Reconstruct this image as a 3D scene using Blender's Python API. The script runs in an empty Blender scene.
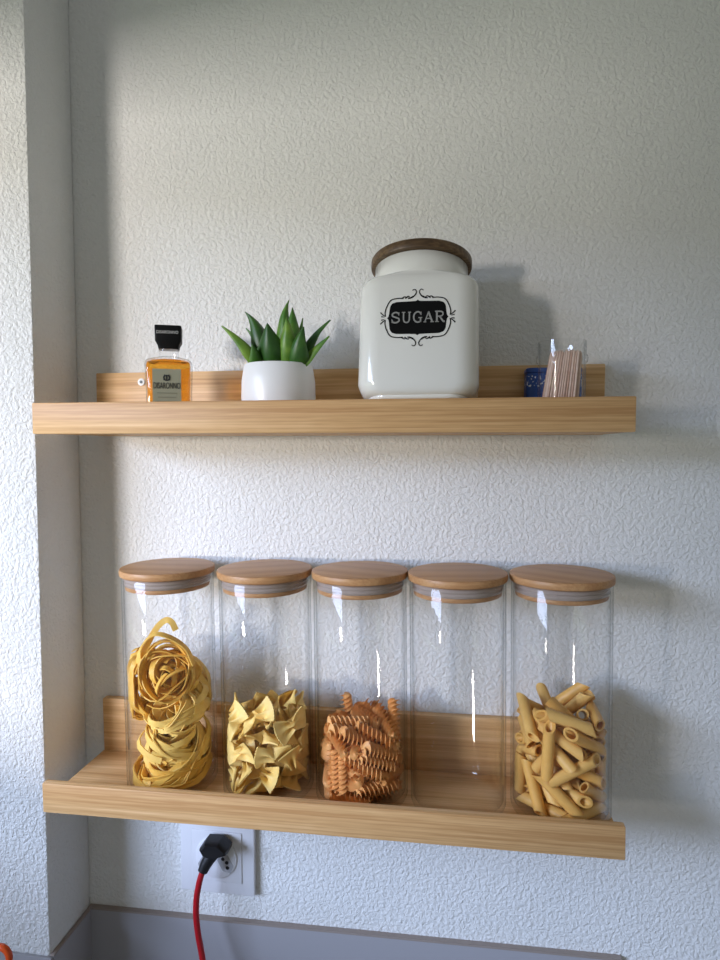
import bpy, bmesh, math, random
from mathutils import Vector, Matrix, Euler
PI = math.pi
rad = math.radians
scene = bpy.context.scene
COL = scene.collection
ZO = 1.35                                    # eye level above the room floor

# ------------------------------------------------------------------ mesh helpers
class MB:
    """collects shapes and links them as one mesh object"""
    def __init__(s):
        s.v = []; s.f = []
    def add(s, vs, fs):
        o = len(s.v)
        s.v += [tuple(p) for p in vs]
        s.f += [tuple(i + o for i in f) for f in fs]
        return s
    def box(s, a, b, bevel=0.0, seg=2):
        bm = bmesh.new()
        bmesh.ops.create_cube(bm, size=1.0)
        for v in bm.verts:
            v.co = Vector(((a[i] + b[i]) / 2 + v.co[i] * (b[i] - a[i]) for i in range(3)))
        if bevel > 0:
            bmesh.ops.bevel(bm, geom=list(bm.edges), offset=bevel, segments=seg, affect='EDGES', profile=.5)
        return s.bm(bm)
    def bm(s, bm):
        bm.verts.index_update()
        s.add([v.co.copy() for v in bm.verts], [[v.index for v in f.verts] for f in bm.faces])
        bm.free()
        return s
    def loft(s, rings, cap0=True, cap1=True, closed=True):
        n = len(rings[0]); o = len(s.v)
        for r in rings: s.v += [tuple(p) for p in r]
        for k in range(len(rings) - 1):
            for i in range(n if closed else n - 1):
                j = (i + 1) % n
                s.f.append((o + k*n + i, o + k*n + j, o + (k+1)*n + j, o + (k+1)*n + i))
        if cap0: s.f.append(tuple(o + i for i in reversed(range(n))))
        if cap1: s.f.append(tuple(o + (len(rings)-1)*n + i for i in range(n)))
        return s
    def lathe(s, prof, n=64, c=(0, 0, 0), loop=False, cap=True):
        """prof: (r, z) list; loop=True closes the profile into a shell"""
        rings = [[(c[0] + r*math.cos(2*PI*i/n), c[1] + r*math.sin(2*PI*i/n), c[2] + z) for i in range(n)] for r, z in prof]
        if loop: rings.append(rings[0])
        return s.loft(rings, cap and not loop, cap and not loop)
    def tube(s, path, r, n=12):
        path = [Vector(p) for p in path]; rings = []
        T = (path[1] - path[0]).normalized()
        N = T.orthogonal().normalized()
        for k, p in enumerate(path):
            if k: T2 = (path[min(k+1, len(path)-1)] - path[k-1]).normalized()
            else: T2 = T
            N = (N - T2*N.dot(T2)).normalized(); B = T2.cross(N)
            rr = r[k] if isinstance(r, (list, tuple)) else r
            rings.append([p + (N*math.cos(2*PI*i/n) + B*math.sin(2*PI*i/n))*rr for i in range(n)])
        return s.loft(rings)
    def ribbon(s, path, normals, w, t):
        path = [Vector(p) for p in path]; rings = []
        for k, p in enumerate(path):
            T = (path[min(k+1, len(path)-1)] - path[max(k-1, 0)]).normalized()
            N = Vector(normals[k]); N = (N - T*N.dot(T))
            N = N.normalized() if N.length > 1e-6 else T.orthogonal().normalized()
            B = T.cross(N)
            ww = w[k] if isinstance(w, (list, tuple)) else w
            rings.append([p + B*ww/2 + N*t/2, p + N*t/2*1.2, p - B*ww/2 + N*t/2, p - B*ww/2 - N*t/2, p - N*t/2, p + B*ww/2 - N*t/2])
        return s.loft(rings)
    def prism(s, poly, y0, y1, axis='y'):
        """poly in (x, z), extruded along y"""
        return s.loft([[(x, y0, z) for x, z in poly], [(x, y1, z) for x, z in poly]])
    def build(s, name, mat, parent=None, smooth=True, angle=40):
        me = bpy.data.meshes.new(name)
        me.from_pydata(s.v, [], s.f)
        bm = bmesh.new(); bm.from_mesh(me)
        bmesh.ops.remove_doubles(bm, verts=bm.verts, dist=1e-6)
        bmesh.ops.recalc_face_normals(bm, faces=bm.faces)
        if smooth:
            for f in bm.faces: f.smooth = True
            for e in bm.edges:
                if len(e.link_faces) == 2 and e.calc_face_angle(0) > rad(angle): e.smooth = False
        bm.to_mesh(me); bm.free()
        o = bpy.data.objects.new(name, me); COL.objects.link(o)
        if mat: me.materials.append(mat)
        if parent: o.parent = parent
        return o

def spline(pts, n=8):
    """Catmull-Rom through pts"""
    P = [Vector(p) for p in pts]; P = [P[0]*2 - P[1]] + P + [P[-1]*2 - P[-2]]
    out = []
    for i in range(1, len(P) - 2):
        a, b, c, d = P[i-1:i+3]
        for k in range(n):
            t = k / n
            out.append(.5*((2*b) + (c-a)*t + (2*a-5*b+4*c-d)*t*t + (3*b-a-3*c+d)*t**3))
    out.append(P[-2].copy())
    return out

def rrect(hw, hd, r, z, n=8):
    """rounded rectangle ring, counter-clockwise"""
    out = []
    for cx, cy, a0 in ((1, 1, 0), (-1, 1, 90), (-1, -1, 180), (1, -1, 270)):
        for k in range(n + 1):
            a = rad(a0 + 90*k/n)
            out.append((cx*(hw-r) + r*math.cos(a), cy*(hd-r) + r*math.sin(a), z))
    return out

def tag(o, label, cat, group=None):
    o['label'] = label; o['category'] = cat
    if group: o['group'] = group
    return o
def empty(name, loc, rot=(0, 0, 0)):
    o = bpy.data.objects.new(name, None); COL.objects.link(o)
    o.location = loc; o.rotation_euler = rot; o.empty_display_size = .02
    return o
def struct(o):
    o['kind'] = 'structure'; return o
def copy_tree(o, parent=None):
    c = o.copy(); COL.objects.link(c)
    if parent: c.parent = parent
    for ch in list(o.children): copy_tree(ch, c)
    return c

# ------------------------------------------------------------------ pasta shapes
def penne_mb(L=.044, R=.0052, r=.0036, n=18, ridges=True):
    mb = MB(); cut = .85
    def ring(rr, s, inner):
        out = []
        for i in range(n*2):
            a = 2*PI*i/(n*2)
            q = rr + (.00022 if (i % 2 and ridges and not inner) else 0)
            y, z = q*math.cos(a), q*math.sin(a)
            out.append((s*(L/2) + cut*y, y, z))
        return out
    def mid(rr, f, inner):
        a = ring(rr, -1, inner); b = ring(rr, 1, inner)
        return [tuple(a[i][k]*(1-f) + b[i][k]*f for k in range(3)) for i in range(len(a))]
    rings = [mid(R, f, False) for f in (0, .25, .5, .75, 1)] + [mid(r, f, True) for f in (1, .5, 0)]
    rings.append(rings[0])
    return mb.loft(rings, False, False)

def fusilli_mb(L=.0405, R=.0067, turns=2.8, lobes=3):
    mb = MB(); rings = []; K = 64; n = lobes*8
    for k in range(K + 1):
        t = k / K; z = (t-.5)*L; ph = 2*PI*turns*t; ring = []
        e = min(1, min(t, 1-t)*K/2.5 + .55)
        for i in range(n):
            a = 2*PI*i/n
            c = .5 + .5*math.cos(lobes*a)
            rr = (.0022 + (R-.0022)*c**2.0)*e
            ring.append((z + .0004*math.sin(lobes*a), rr*math.cos(a+ph), rr*math.sin(a+ph)))
        rings.append(ring)
    return mb.loft(rings)

def farfalle_mb(L=.0300, W=.0250, t=.0014, nu=16, nv=18, bend=.25):
    mb = MB()
    def P(u, v, side):
        au = abs(u)
        hw = W/2*(.33 + .67*au**.75)
        pin = (1-au)**2
        x = u*L/2
        if au > .999: x += math.copysign(0.0013*(1 if int(round((v+1)/2*nv)) % 2 else -.5), u)
        x += math.copysign(.0026*(1-v*v)*au**2, u)
        y = v*hw
        z = .0052*pin*math.cos(2*PI*v) + .0042*u*v*(bend*3) + .004*(1-pin)*bend*v*v + .0035*bend*au*au
        return (x, y, z + side*t/2*(1+.9*pin))
    top = [[P(-1+2*i/nu, -1+2*j/nv, 1) for j in range(nv+1)] for i in range(nu+1)]
    bot = [[P(-1+2*i/nu, -1+2*j/nv, -1) for j in range(nv+1)] for i in range(nu+1)]
    rings = [top[i] + bot[i][::-1] for i in range(nu+1)]
    return mb.loft(rings)

# ------------------------------------------------------------------ materials
def srgb(r, g, b):
    f = lambda c: c/12.92 if c <= .04045 else ((c+.055)/1.055)**2.4
    return (f(r/255), f(g/255), f(b/255), 1)
class NT:
    def __init__(s, name):
        s.m = bpy.data.materials.new(name); s.m.use_nodes = True
        s.t = s.m.node_tree; s.t.nodes.clear()
        s.out = s.n('ShaderNodeOutputMaterial')
    def n(s, typ, **kw):
        nd = s.t.nodes.new(typ)
        for k, v in kw.items():
            if k in nd.inputs: nd.inputs[k].default_value = v
            else: setattr(nd, k, v)
        return nd
    def l(s, a, b): s.t.links.new(a, b)
    def ramp(s, fac, stops):
        r = s.n('ShaderNodeValToRGB'); e = r.color_ramp.elements
        while len(e) < len(stops): e.new(.5)
        for x, (p, c) in zip(e, stops): x.position = p; x.color = c
        s.l(fac, r.inputs['Fac']); return r.outputs['Color']
    def coords(s, scale, out='Object', rot=(0, 0, 0)):
        tc = s.n('ShaderNodeTexCoord'); mp = s.n('ShaderNodeMapping')
        mp.inputs['Scale'].default_value = scale; mp.inputs['Rotation'].default_value = rot
        s.l(tc.outputs[out], mp.inputs['Vector']); return mp.outputs['Vector']
    def noise(s, vec, scale, detail=2, rough=.5, dist=0):
        n = s.n('ShaderNodeTexNoise', Scale=scale, Detail=detail, Roughness=rough, Distortion=dist)
        s.l(vec, n.inputs['Vector']); return n.outputs['Fac']
    def math(s, op, a, b=None):
        m = s.n('ShaderNodeMath', operation=op)
        for i, x in enumerate((a, b)):
            if x is None: continue
            if isinstance(x, (int, float)): m.inputs[i].default_value = x
            else: s.l(x, m.inputs[i])
        return m.outputs[0]
    def mix(s, fac, a, b, blend='MIX'):
        m = s.n('ShaderNodeMix', data_type='RGBA', blend_type=blend)
        for i, x in ((0, fac), (6, a), (7, b)):
            if isinstance(x, (int, float, tuple)): m.inputs[i].default_value = x
            else: s.l(x, m.inputs[i])
        return m.outputs[2]
    def bsdf(s, color, rough=.5, bump=None, strength=.3, dist=.001, **kw):
        p = s.n('ShaderNodeBsdfPrincipled')
        if isinstance(color, tuple): p.inputs['Base Color'].default_value = color
        else: s.l(color, p.inputs['Base Color'])
        p.inputs['Roughness'].default_value = rough
        for k, v in kw.items(): p.inputs[k.replace('_', ' ')].default_value = v
        if bump is not None:
            b = s.n('ShaderNodeBump', Strength=strength, Distance=dist)
            s.l(bump, b.inputs['Height']); s.l(b.outputs['Normal'], p.inputs['Normal'])
        s.l(p.outputs['BSDF'], s.out.inputs['Surface']); return p

def m_plain(name, col, rough=.5, **kw):
    t = NT(name); t.bsdf(col, rough, **kw); return t.m
def m_plaster():
    t = NT('plaster'); v = t.coords((1, 1, 1))
    a = t.noise(v, 250, 2, .55, .5); b = t.noise(v, 110, 1, .5, .3)
    h = t.math('ADD', t.ramp(a, [(.34, (0, 0, 0, 1)), (.66, (1, 1, 1, 1))]), t.math('MULTIPLY', b, .5))
    c = t.ramp(t.noise(v, 5, 2), [(.3, srgb(226, 227, 226)), (.7, srgb(233, 233, 231))])
    t.bsdf(c, .8, h, .72, .0011, Specular_IOR_Level=.25); return t.m
def m_wood(name, dark, mid, light, along=(0, 0, 0), rough=.45, streak=260, lam=70, axis=0):
    t = NT(name)
    s1 = [1, 1, 1]; s1[axis] = .012; s2 = [1, 1, 1]; s2[axis] = .01; s3 = [1, 1, 1]; s3[axis] = .05
    f = t.noise(t.coords(tuple(s1)), streak*1.35, 4, .6)
    g = t.noise(t.coords(tuple(s2)), lam, 1, .4)
    k = t.noise(t.coords(tuple(s3)), streak*2.4, 1, .5)
    fac = t.math('ADD', t.math('ADD', t.math('MULTIPLY', f, .5), t.math('MULTIPLY', g, .35)), t.math('MULTIPLY', k, .15))
    c = t.ramp(fac, [(.38, dark), (.5, mid), (.62, light)])
    s4 = [1, 1, 1]; s4[axis] = .006
    ln = t.math('ABSOLUTE', t.math('SUBTRACT', t.noise(t.coords(tuple(s4)), lam*1.9, 1, .5), .5))
    c = t.mix(t.ramp(ln, [(.0, (.38, .38, .38, 1)), (.035, (0, 0, 0, 1))]), c, dark)
    t.bsdf(c, rough, fac, .08, .0005, Specular_IOR_Level=.35); return t.m
def m_glass(name, tint=(.998, .999, .999, 1), edge=(.60, .64, .64, 1), rough=.03, wob=.0):
    """thin clear glass wall: fresnel sheen over a clear, slightly absorbing sheet"""
    t = NT(name)
    lw = t.n('ShaderNodeLayerWeight', Blend=.5)
    fz = t.math('POWER', lw.outputs['Facing'], 7.0)
    col = t.mix(fz, tint, edge)
    tr = t.n('ShaderNodeBsdfTransparent'); t.l(col, tr.inputs['Color'])
    gl = t.n('ShaderNodeBsdfGlossy', Roughness=rough)
    fr = t.math('ADD', .026, t.math('MULTIPLY', t.math('POWER', lw.outputs['Facing'], 5.5), .9))
    if wob:
        v = t.coords((1, 1, .35)); h = t.noise(v, 38, 1, .4)
        b = t.n('ShaderNodeBump', Strength=wob, Distance=.004); t.l(h, b.inputs['Height'])
        t.l(b.outputs['Normal'], gl.inputs['Normal'])
    mx = t.n('ShaderNodeMixShader'); t.l(t.math('MINIMUM', fr, .5), mx.inputs['Fac'])
    t.l(tr.outputs[0], mx.inputs[1]); t.l(gl.outputs[0], mx.inputs[2])
    t.l(mx.outputs[0], t.out.inputs['Surface']); return t.m
def m_pasta(name, a, b, rough=.45, sss=.0, scale=180, bump=.1):
    t = NT(name); oi = t.n('ShaderNodeObjectInfo')
    n = t.noise(t.coords((1, 1, 1)), scale, 2, .5)
    f = t.math('ADD', t.math('MULTIPLY', oi.outputs['Random'], .5), t.math('MULTIPLY', n, .5))
    c = t.ramp(f, [(.2, a), (.8, b)])
    p = t.bsdf(c, rough, n, bump, .0006, Specular_IOR_Level=.4)
    tl = t.n('ShaderNodeBsdfTranslucent'); t.l(c, tl.inputs['Color'])
    mx = t.n('ShaderNodeMixShader', Fac=sss); t.l(p.outputs[0], mx.inputs[1]); t.l(tl.outputs[0], mx.inputs[2])
    t.l(mx.outputs[0], t.out.inputs['Surface']); return t.m

M = {}
M['plaster'] = m_plaster()
M['paint'] = m_plain('window_paint', srgb(235, 235, 232), .4)
M['bamboo'] = m_wood('bamboo_shelf', srgb(190, 144, 94), srgb(214, 172, 120), srgb(232, 194, 146))
M['lidwood'] = m_wood('bamboo_lid', srgb(168, 120, 78), srgb(184, 137, 92), srgb(198, 154, 108), streak=330, rough=.42)
M['plugwood'] = M['lidwood']
M['walnut'] = m_wood('walnut_lid', srgb(72, 54, 36), srgb(98, 76, 52), srgb(126, 102, 72), streak=240)
M['seal'] = m_plain('silicone_seal', srgb(182, 166, 156), .3, Transmission_Weight=.15)
M['jarglass'] = m_glass('clear_glass', wob=.10)
M['cupglass'] = m_glass('cup_glass', tint=(.985, .988, .988, 1), edge=(.42, .46, .47, 1))
M['bottleglass'] = m_glass('bottle_glass', edge=(.35, .33, .28, 1))
M['ceramic'] = m_plain('glazed_ceramic', srgb(232, 231, 224), .16, Specular_IOR_Level=.5, Coat_Weight=.3, Coat_Roughness=.08)
M['pot'] = m_plain('pot_glaze', srgb(236, 236, 236), .32)
M['black'] = m_plain('black_print', srgb(12, 12, 12), .8, Specular_IOR_Level=.15)
M['greyprint'] = m_plain('grey_print', srgb(150, 150, 146), .6)
M['capblack'] = m_plain('black_plastic_cap', srgb(12, 12, 13), .5, Specular_IOR_Level=.2)
M['capprint'] = m_plain('cap_print', srgb(205, 205, 200), .5)
M['label'] = m_plain('paper_label', srgb(148, 147, 124), .6)
M['labelink'] = m_plain('label_ink', srgb(40, 42, 40), .6)
M['labelline'] = m_plain('label_small_print', srgb(120, 118, 98), .6)
M['soil'] = m_plain('potting_soil', srgb(48, 40, 30), .95)
M['socket'] = m_plain('socket_plastic', srgb(226, 226, 230), .35)
M['recess_shade'] = m_plain('socket_recess_shade', srgb(172, 172, 176), .45)  # greyer than the socket plastic: shade of the recesses put into the colour
M['hole_dark'] = m_plain('socket_hole_dark', srgb(16, 16, 16), .6)  # near black, painted darkness of the pin holes
M['rubber'] = m_plain('plug_rubber', srgb(20, 20, 23), .42)
M['redcord'] = m_plain('red_cable', srgb(176, 16, 30), .33)
M['orange'] = m_plain('orange_plastic', srgb(214, 78, 20), .35)
M['steel'] = m_plain('steel', srgb(170, 172, 175), .3, Metallic=1.0)
M['zinc'] = m_plain('screw_zinc', srgb(222, 222, 220), .35)
M['screwhead'] = m_plain('screw_recess', srgb(92, 98, 100), .5)
M['splash'] = m_plain('splashback_laminate', srgb(164, 163, 168), .4)
M['caulk'] = m_plain('caulk_bead', srgb(150, 138, 130), .7)
M['counter'] = m_plain('worktop_laminate', srgb(150, 150, 152), .4)
M['pick'] = m_pasta('birch_toothpick', srgb(190, 148, 126), srgb(240, 216, 200), .6)
M['tin'] = None
M['tagliatelle'] = m_pasta('egg_tagliatelle', srgb(248, 198, 84), srgb(255, 222, 126), .5, .22)
M['farfalle'] = m_pasta('farfalle_dough', srgb(248, 204, 104), srgb(255, 228, 146), .5, .15)
M['fusilli'] = m_pasta('wholemeal_fusilli', srgb(226, 156, 86), srgb(244, 186, 118), .5, .06)
M['penne'] = m_pasta('penne_dough', srgb(240, 184, 94), srgb(252, 208, 124), .4, .14)

def m_tin():
    t = NT('blue_printed_tin'); v = t.coords((1, 1, 1))
    n = t.noise(v, 420, 1); sp = t.math('GREATER_THAN', n, .6)
    sx = t.n('ShaderNodeSeparateXYZ'); tc = t.n('ShaderNodeTexCoord'); t.l(tc.outputs['Object'], sx.inputs[0])
    band = t.math('MULTIPLY', t.math('GREATER_THAN', sx.outputs['Z'], .036), t.math('LESS_THAN', sx.outputs['Z'], .047))
    c = t.mix(t.math('MULTIPLY', sp, band), srgb(30, 72, 150), srgb(225, 228, 230))
    t.bsdf(c, .4); return t.m
M['tin'] = m_tin()
def m_leaf():
    t = NT('succulent_leaf'); v = t.coords((1, 1, 1))
    n = t.noise(v, 60, 3, .6); oi = t.n('ShaderNodeObjectInfo')
    f = t.math('ADD', t.math('MULTIPLY', n, .6), t.math('MULTIPLY', oi.outputs['Random'], .4))
    c = t.ramp(f, [(.3, srgb(40, 82, 26)), (.5, srgb(68, 116, 34)), (.7, srgb(118, 154, 54))])
    t.bsdf(c, .42, n, .1, .001); return t.m
M['leaf'] = m_leaf()
def m_amber():
    t = NT('amber_liqueur')
    gl = t.n('ShaderNodeBsdfPrincipled'); gl.inputs['Base Color'].default_value = srgb(244, 178, 60)
    gl.inputs['Roughness'].default_value = .0; gl.inputs['IOR'].default_value = 1.2; gl.inputs['Transmission Weight'].default_value = .8
    t.l(gl.outputs[0], t.out.inputs['Surface']); return t.m
M['amber'] = m_amber()

# ------------------------------------------------------------------ room
XS, PD = -.4125, .0769            # side face of the wall corner, and how far the corner stands out
WX = -1.02                        # window wall plane
struct(MB().box((WX - .3, 0, 0), (2.0, .12, 2.7)).build('wall_back', M['plaster'], smooth=False))
struct(MB().box((WX, -PD, 0), (XS, 0, 2.7), .003, 2).build('wall_corner', M['plaster']))
y0, y1, z0, z1 = -1.75, -.17, ZO - .30, ZO + .40   # window opening
w = MB()
w.box((WX - .28, y1, 0), (WX, 0, 2.7)); w.box((WX - .28, -3.2, 0), (WX, y0, 2.7))
w.box((WX - .28, y0, 0), (WX, y1, z0)); w.box((WX - .28, y0, z1), (WX, y1, 2.7))
struct(w.build('wall_left', M['plaster'], smooth=False))
w = MB()
for a, b in (((y0, z0), (y1, z0 + .03)), ((y0, z1 - .03), (y1, z1)), ((y0, z0 + .03), (y0 + .03, z1 - .03)), ((y1 - .03, z0 + .03), (y1, z1 - .03))):
    w.box((WX - .2, a[0], a[1]), (WX - .15, b[0], b[1]))
struct(w.build('window_1', M['paint'], smooth=False))
ZU = ZO - .5611                   # top of the splashback strip
ZC = ZO - .72                     # worktop
ZR = ZU + .0120                   # the strip rises a little to the right
struct(MB().prism([(XS + .004, ZC), (.1955, ZC), (.1955, ZR), (XS + .004, ZU)], -.006, -.0002).build('trim_1', M['splash'], smooth=False))
struct(MB().box((XS + .0002, -PD + .001, ZC), (XS + .004, -.0002, ZU), .0008).build('trim_2', M['splash']))
struct(MB().box((WX + .001, -PD - .004, ZC), (XS + .004, -PD - .0002, ZU), .0008).build('trim_3', M['splash']))
c = MB().prism([(XS + .001, ZU - .001), (.1955, ZR - .001), (.1955, ZR + .0012), (XS + .001, ZU + .0012)], -.0066, -.0001)
c.box((XS + .0001, -PD, ZU - .001), (XS + .0052, -.0001, ZU + .0012), .0008)
struct(c.build('trim_4', M['caulk']))
struct(MB().box((WX + .001, -.68, ZC - .04), (1.6, -.0001, ZC), .002).build('worktop', M['counter']))

# ------------------------------------------------------------------ wall shelves
LEN, DEP, LH, HB = .55, .12, .0299, .0709
S1 = (-.3843, .0022); S2 = (-.3843, -.3727); TILT = rad(.6635)
def make_shelf(X, Z, tilt, label):
    r = empty('wall_shelf', (X, 0, Z + ZO), (0, -tilt, 0))
    tag(r, label, 'shelf', 'bamboo picture ledges on the wall')
    MB().box((0, -.010, 0), (LEN, -.0003, HB), .0012).build('back_board', M['bamboo'], r)
    MB().box((0, -DEP + .0083, .0004), (LEN, -.0101, .010), .0006).build('shelf_board', M['bamboo'], r)
    MB().box((0, -DEP, 0), (LEN, -DEP + .0082, LH), .0012).build('front_lip', M['bamboo'], r)
    return r
sh1 = make_shelf(*S1, 0, 'upper bamboo wall ledge carrying the succulent and the white sugar canister')
sh2 = make_shelf(*S2, TILT, 'lower bamboo wall ledge carrying five glass pasta jars above the socket')
s = MB().lathe([(.0001, -.0012), (.0042, -.0012), (.0040, .0002), (.0022, .0003)], 24)
s.v = [(x, z, y) for x, y, z in s.v]; s.v = [(x, -.0004 - y, z) for x, y, z in s.v]
scr = s.build('screw', M['zinc'], sh1); scr.location = (.0550, -.0104, .0600); scr['label'] = 'pale screw washer with dark centre'
s = MB().lathe([(.0001, 0), (.0017, 0), (.0017, .0005), (.0001, .0005)], 16)
s.v = [(x, -z, y) for x, y, z in s.v]
sc_ = s.build('screw_head', M['screwhead'], scr); sc_.location = (0, -.0008, 0)
F1 = S1[1] + ZO + .0102           # top face of the upper shelf board

# ------------------------------------------------------------------ flat lettering helpers
def text_mesh(txt, size, name, mat, parent, loc, width=None, thick=.0002):
    cu = bpy.data.curves.new(name, 'FONT'); cu.body = txt; cu.size = size; cu.align_x = 'CENTER'; cu.align_y = 'CENTER'
    cu.extrude = thick/2
    o = bpy.data.objects.new(name, cu); COL.objects.link(o)
    me = bpy.data.meshes.new_from_object(o.evaluated_get(bpy.context.evaluated_depsgraph_get()))
    bpy.data.objects.remove(o); bpy.data.curves.remove(cu)
    xs = [v.co.x for v in me.vertices]; k = 1 if width is None else width/(max(xs)-min(xs))
    for v in me.vertices:
        x, y, z = v.co; v.co = (x*k, -z, y)
    me.materials.clear(); me.materials.append(mat); me.name = name
    r = bpy.data.objects.new(name, me); COL.objects.link(r); r.parent = parent; r.location = loc
    return r
def stroke(mb, pts, w, front, t=.00025, sm=True):
    """a drawn line in the (x, z) plane wrapped on the surface y = front(x)"""
    P = spline([(a, 0, b) for a, b in pts], 6) if sm and len(pts) > 2 else [Vector((a, 0, b)) for a, b in pts]
    n = len(P); rings = []
    for k, p in enumerate(P):
        T = (P[min(k+1, n-1)] - P[max(k-1, 0)]).normalized(); B = Vector((T.z, 0, -T.x))
        ww = (w[0] + (w[1]-w[0])*k/(n-1)) if isinstance(w, tuple) else w
        a = p + B*ww/2; b = p - B*ww/2
        rings.append([(a.x, front(a.x) - t, a.z), (b.x, front(b.x) - t, b.z), (b.x, front(b.x) + t, b.z), (a.x, front(a.x) + t, a.z)])
    mb.loft(rings)

# ------------------------------------------------------------------ sugar canister
can = empty('sugar_canister', (-.0187, -.0735, F1 + .0198 + .0002), (0, 0, 0))
tag(can, 'white ceramic canister lettered SUGAR with a dark wooden lid', 'canister')
TB = rad(10)
can.rotation_euler = (-TB, 0, 0)
can.location = (-.0163, -.0735, S1[1] + ZO + LH + .0003 - .042*math.sin(TB))
HW, HD, CR = .0545, .0480, .021
prof = [(.0440, .0415, .020, 0), (.0455, .0425, .020, .0012), (.0455, .0425, .020, .0035), (.0490, .0450, .021, .0048), (.0518, .0470, .021, .0085), (HW, HD, CR, .015),
        (HW - .0003, HD, CR, .1035), (HW - .0012, HD - .0008, CR, .1090), (HW - .0035, HD - .0028, CR + .003, .1135), (.0465, .0435, .034, .1168), (.0452, .0440, .0438, .1185), (.0447, .0447, .0447, .1200), (.0447, .0447, .0447, .1365), (.0435, .0435, .0435, .1372)]
MB().loft([rrect(a, b, min(c_, a, b) - 1e-5, z, 10) for a, b, c_, z in prof]).build('body', M['ceramic'], can, angle=60)
lid = MB().lathe([(.0455, .1375), (.0480, .1378), (.0486, .1392), (.0486, .1448), (.0478, .1460), (.0440, .1464)], 72).build('lid', M['walnut'], can)
lid['label'] = 'dark brown wooden lid'
def cfront(x):
    ax = abs(x); fl = HW - CR - .0003
    if ax <= fl: return -HD
    return -(HD - CR) - math.sqrt(max(CR**2 - (ax - fl)**2, 0))
EZ = .0718; U = .000117           # emblem height, emblem drawing unit
def ez(p): return (p[0]*U, EZ + p[1]*U)
q = [(0, 140), (14, 130), (60, 128), (170, 126), (205, 115), (222, 92), (227, 55), (230, 18), (244, 0)]
out = [(x, z) for x, z in q] + [(x, -z) for x, z in reversed(q[:-1])]
out = out + [(-x, z) for x, z in reversed(out[1:-1])]
pl = MB()
# plaque as a grid of vertical slices so that it follows the front of the body
def half_h(x):
    x = abs(x)
    for (xa, za), (xb, zb) in zip(q, q[1:]):
        if xa <= x <= xb: return za + (zb - za)*(x - xa)/max(xb - xa, 1e-9)
    return 0
rings = []
for k in range(97):
    x = -243.5 + 487*k/96; h = max(half_h(x), 1)
    X, a, b = x*U, EZ + h*U, EZ - h*U
    X *= .945; rings.append([(X, cfront(X) - .0002, a), (X, cfront(X) - .0002, b), (X, cfront(X) + .0003, b), (X, cfront(X) + .0003, a)])
plq = pl.loft(rings).build('label_plaque', M['black'], can, smooth=False); plq['label'] = 'black plaque printed on the canister'
sc = MB()
quad = [([(244, 14), (247, 45), (234, 92), (205, 140), (155, 154), (108, 153)], (8, 8)),
        ([(244, 14), (262, 26), (282, 46)], (5, 9)), ([(252, 10), (276, 14)], (4, 9)),
        ([(120, 153), (100, 166), (84, 160)], (10, 3)), ([(96, 153), (72, 168), (58, 160)], (11, 3)),
        ([(74, 152), (40, 160), (16, 186), (12, 208), (26, 222), (42, 214)], (10, 5)), ([(62, 150), (34, 172)], (9, 3))]
for pts, w in quad:
    for sx in (1, -1):
        for sz in (1, -1):
            stroke(sc, [ez((sx*a, sz*b)) for a, b in pts], (w[0]*U, w[1]*U), lambda x: cfront(x) - .0001)
sc.build('scroll_border', M['black'], can, smooth=False)
# SUGAR in serif capitals, drawn as strokes (unit box 0..1 per letter)
LET = {'S': [([(.82, .78), (.72, .93), (.45, .98), (.2, .85), (.2, .65), (.5, .52), (.82, .38), (.82, .15), (.52, .02), (.24, .08), (.14, .24)], 1), ([(.84, .98), (.83, .68)], .5), ([(.14, .02), (.13, .34)], .5)],
       'U': [([(.2, .97), (.2, .3), (.34, .05), (.6, .03), (.76, .2), (.78, .5), (.78, .97)], .9), ([(.02, .97), (.38, .97)], .6), ([(.64, .97), (.94, .97)], .6)],
       'G': [([(.84, .76), (.7, .94), (.45, .98), (.2, .8), (.12, .5), (.2, .2), (.45, .02), (.7, .06), (.8, .16)], 1), ([(.8, .44), (.8, .04)], 1), ([(.58, .44), (.96, .44)], .6), ([(.85, .98), (.85, .68)], .5)],
       'A': [([(.12, .02), (.5, .98)], .7), ([(.48, .98), (.86, .02)], 1.2), ([(.26, .34), (.74, .34)], .6), ([(0, .02), (.28, .02)], .6), ([(.68, .02), (1.02, .02)], .6)],
       'R': [([(.22, .02), (.22, .97)], 1.2), ([(.04, .97), (.55, .97), (.78, .88), (.8, .66), (.6, .52), (.25, .52)], .9), ([(.5, .5), (.72, .2), (.86, .04), (1.0, .03)], 1.1), ([(.04, .02), (.42, .02)], .6)]}
lt = MB(); lw, lh = 76, 84
for i, ch in enumerate('SUGAR'):
    ox = -204 + i*83
    for pts, w in LET[ch]:
        stroke(lt, [ez((ox + a*lw, -42 + b*lh + 2)) for a, b in pts], w*11*U, lambda x: cfront(x) - .0004, .0002, sm=ch != 'A')
lt.build('lettering', M['greyprint'], plq, smooth=False)['label'] = 'grey capital letters SUGAR'

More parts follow.
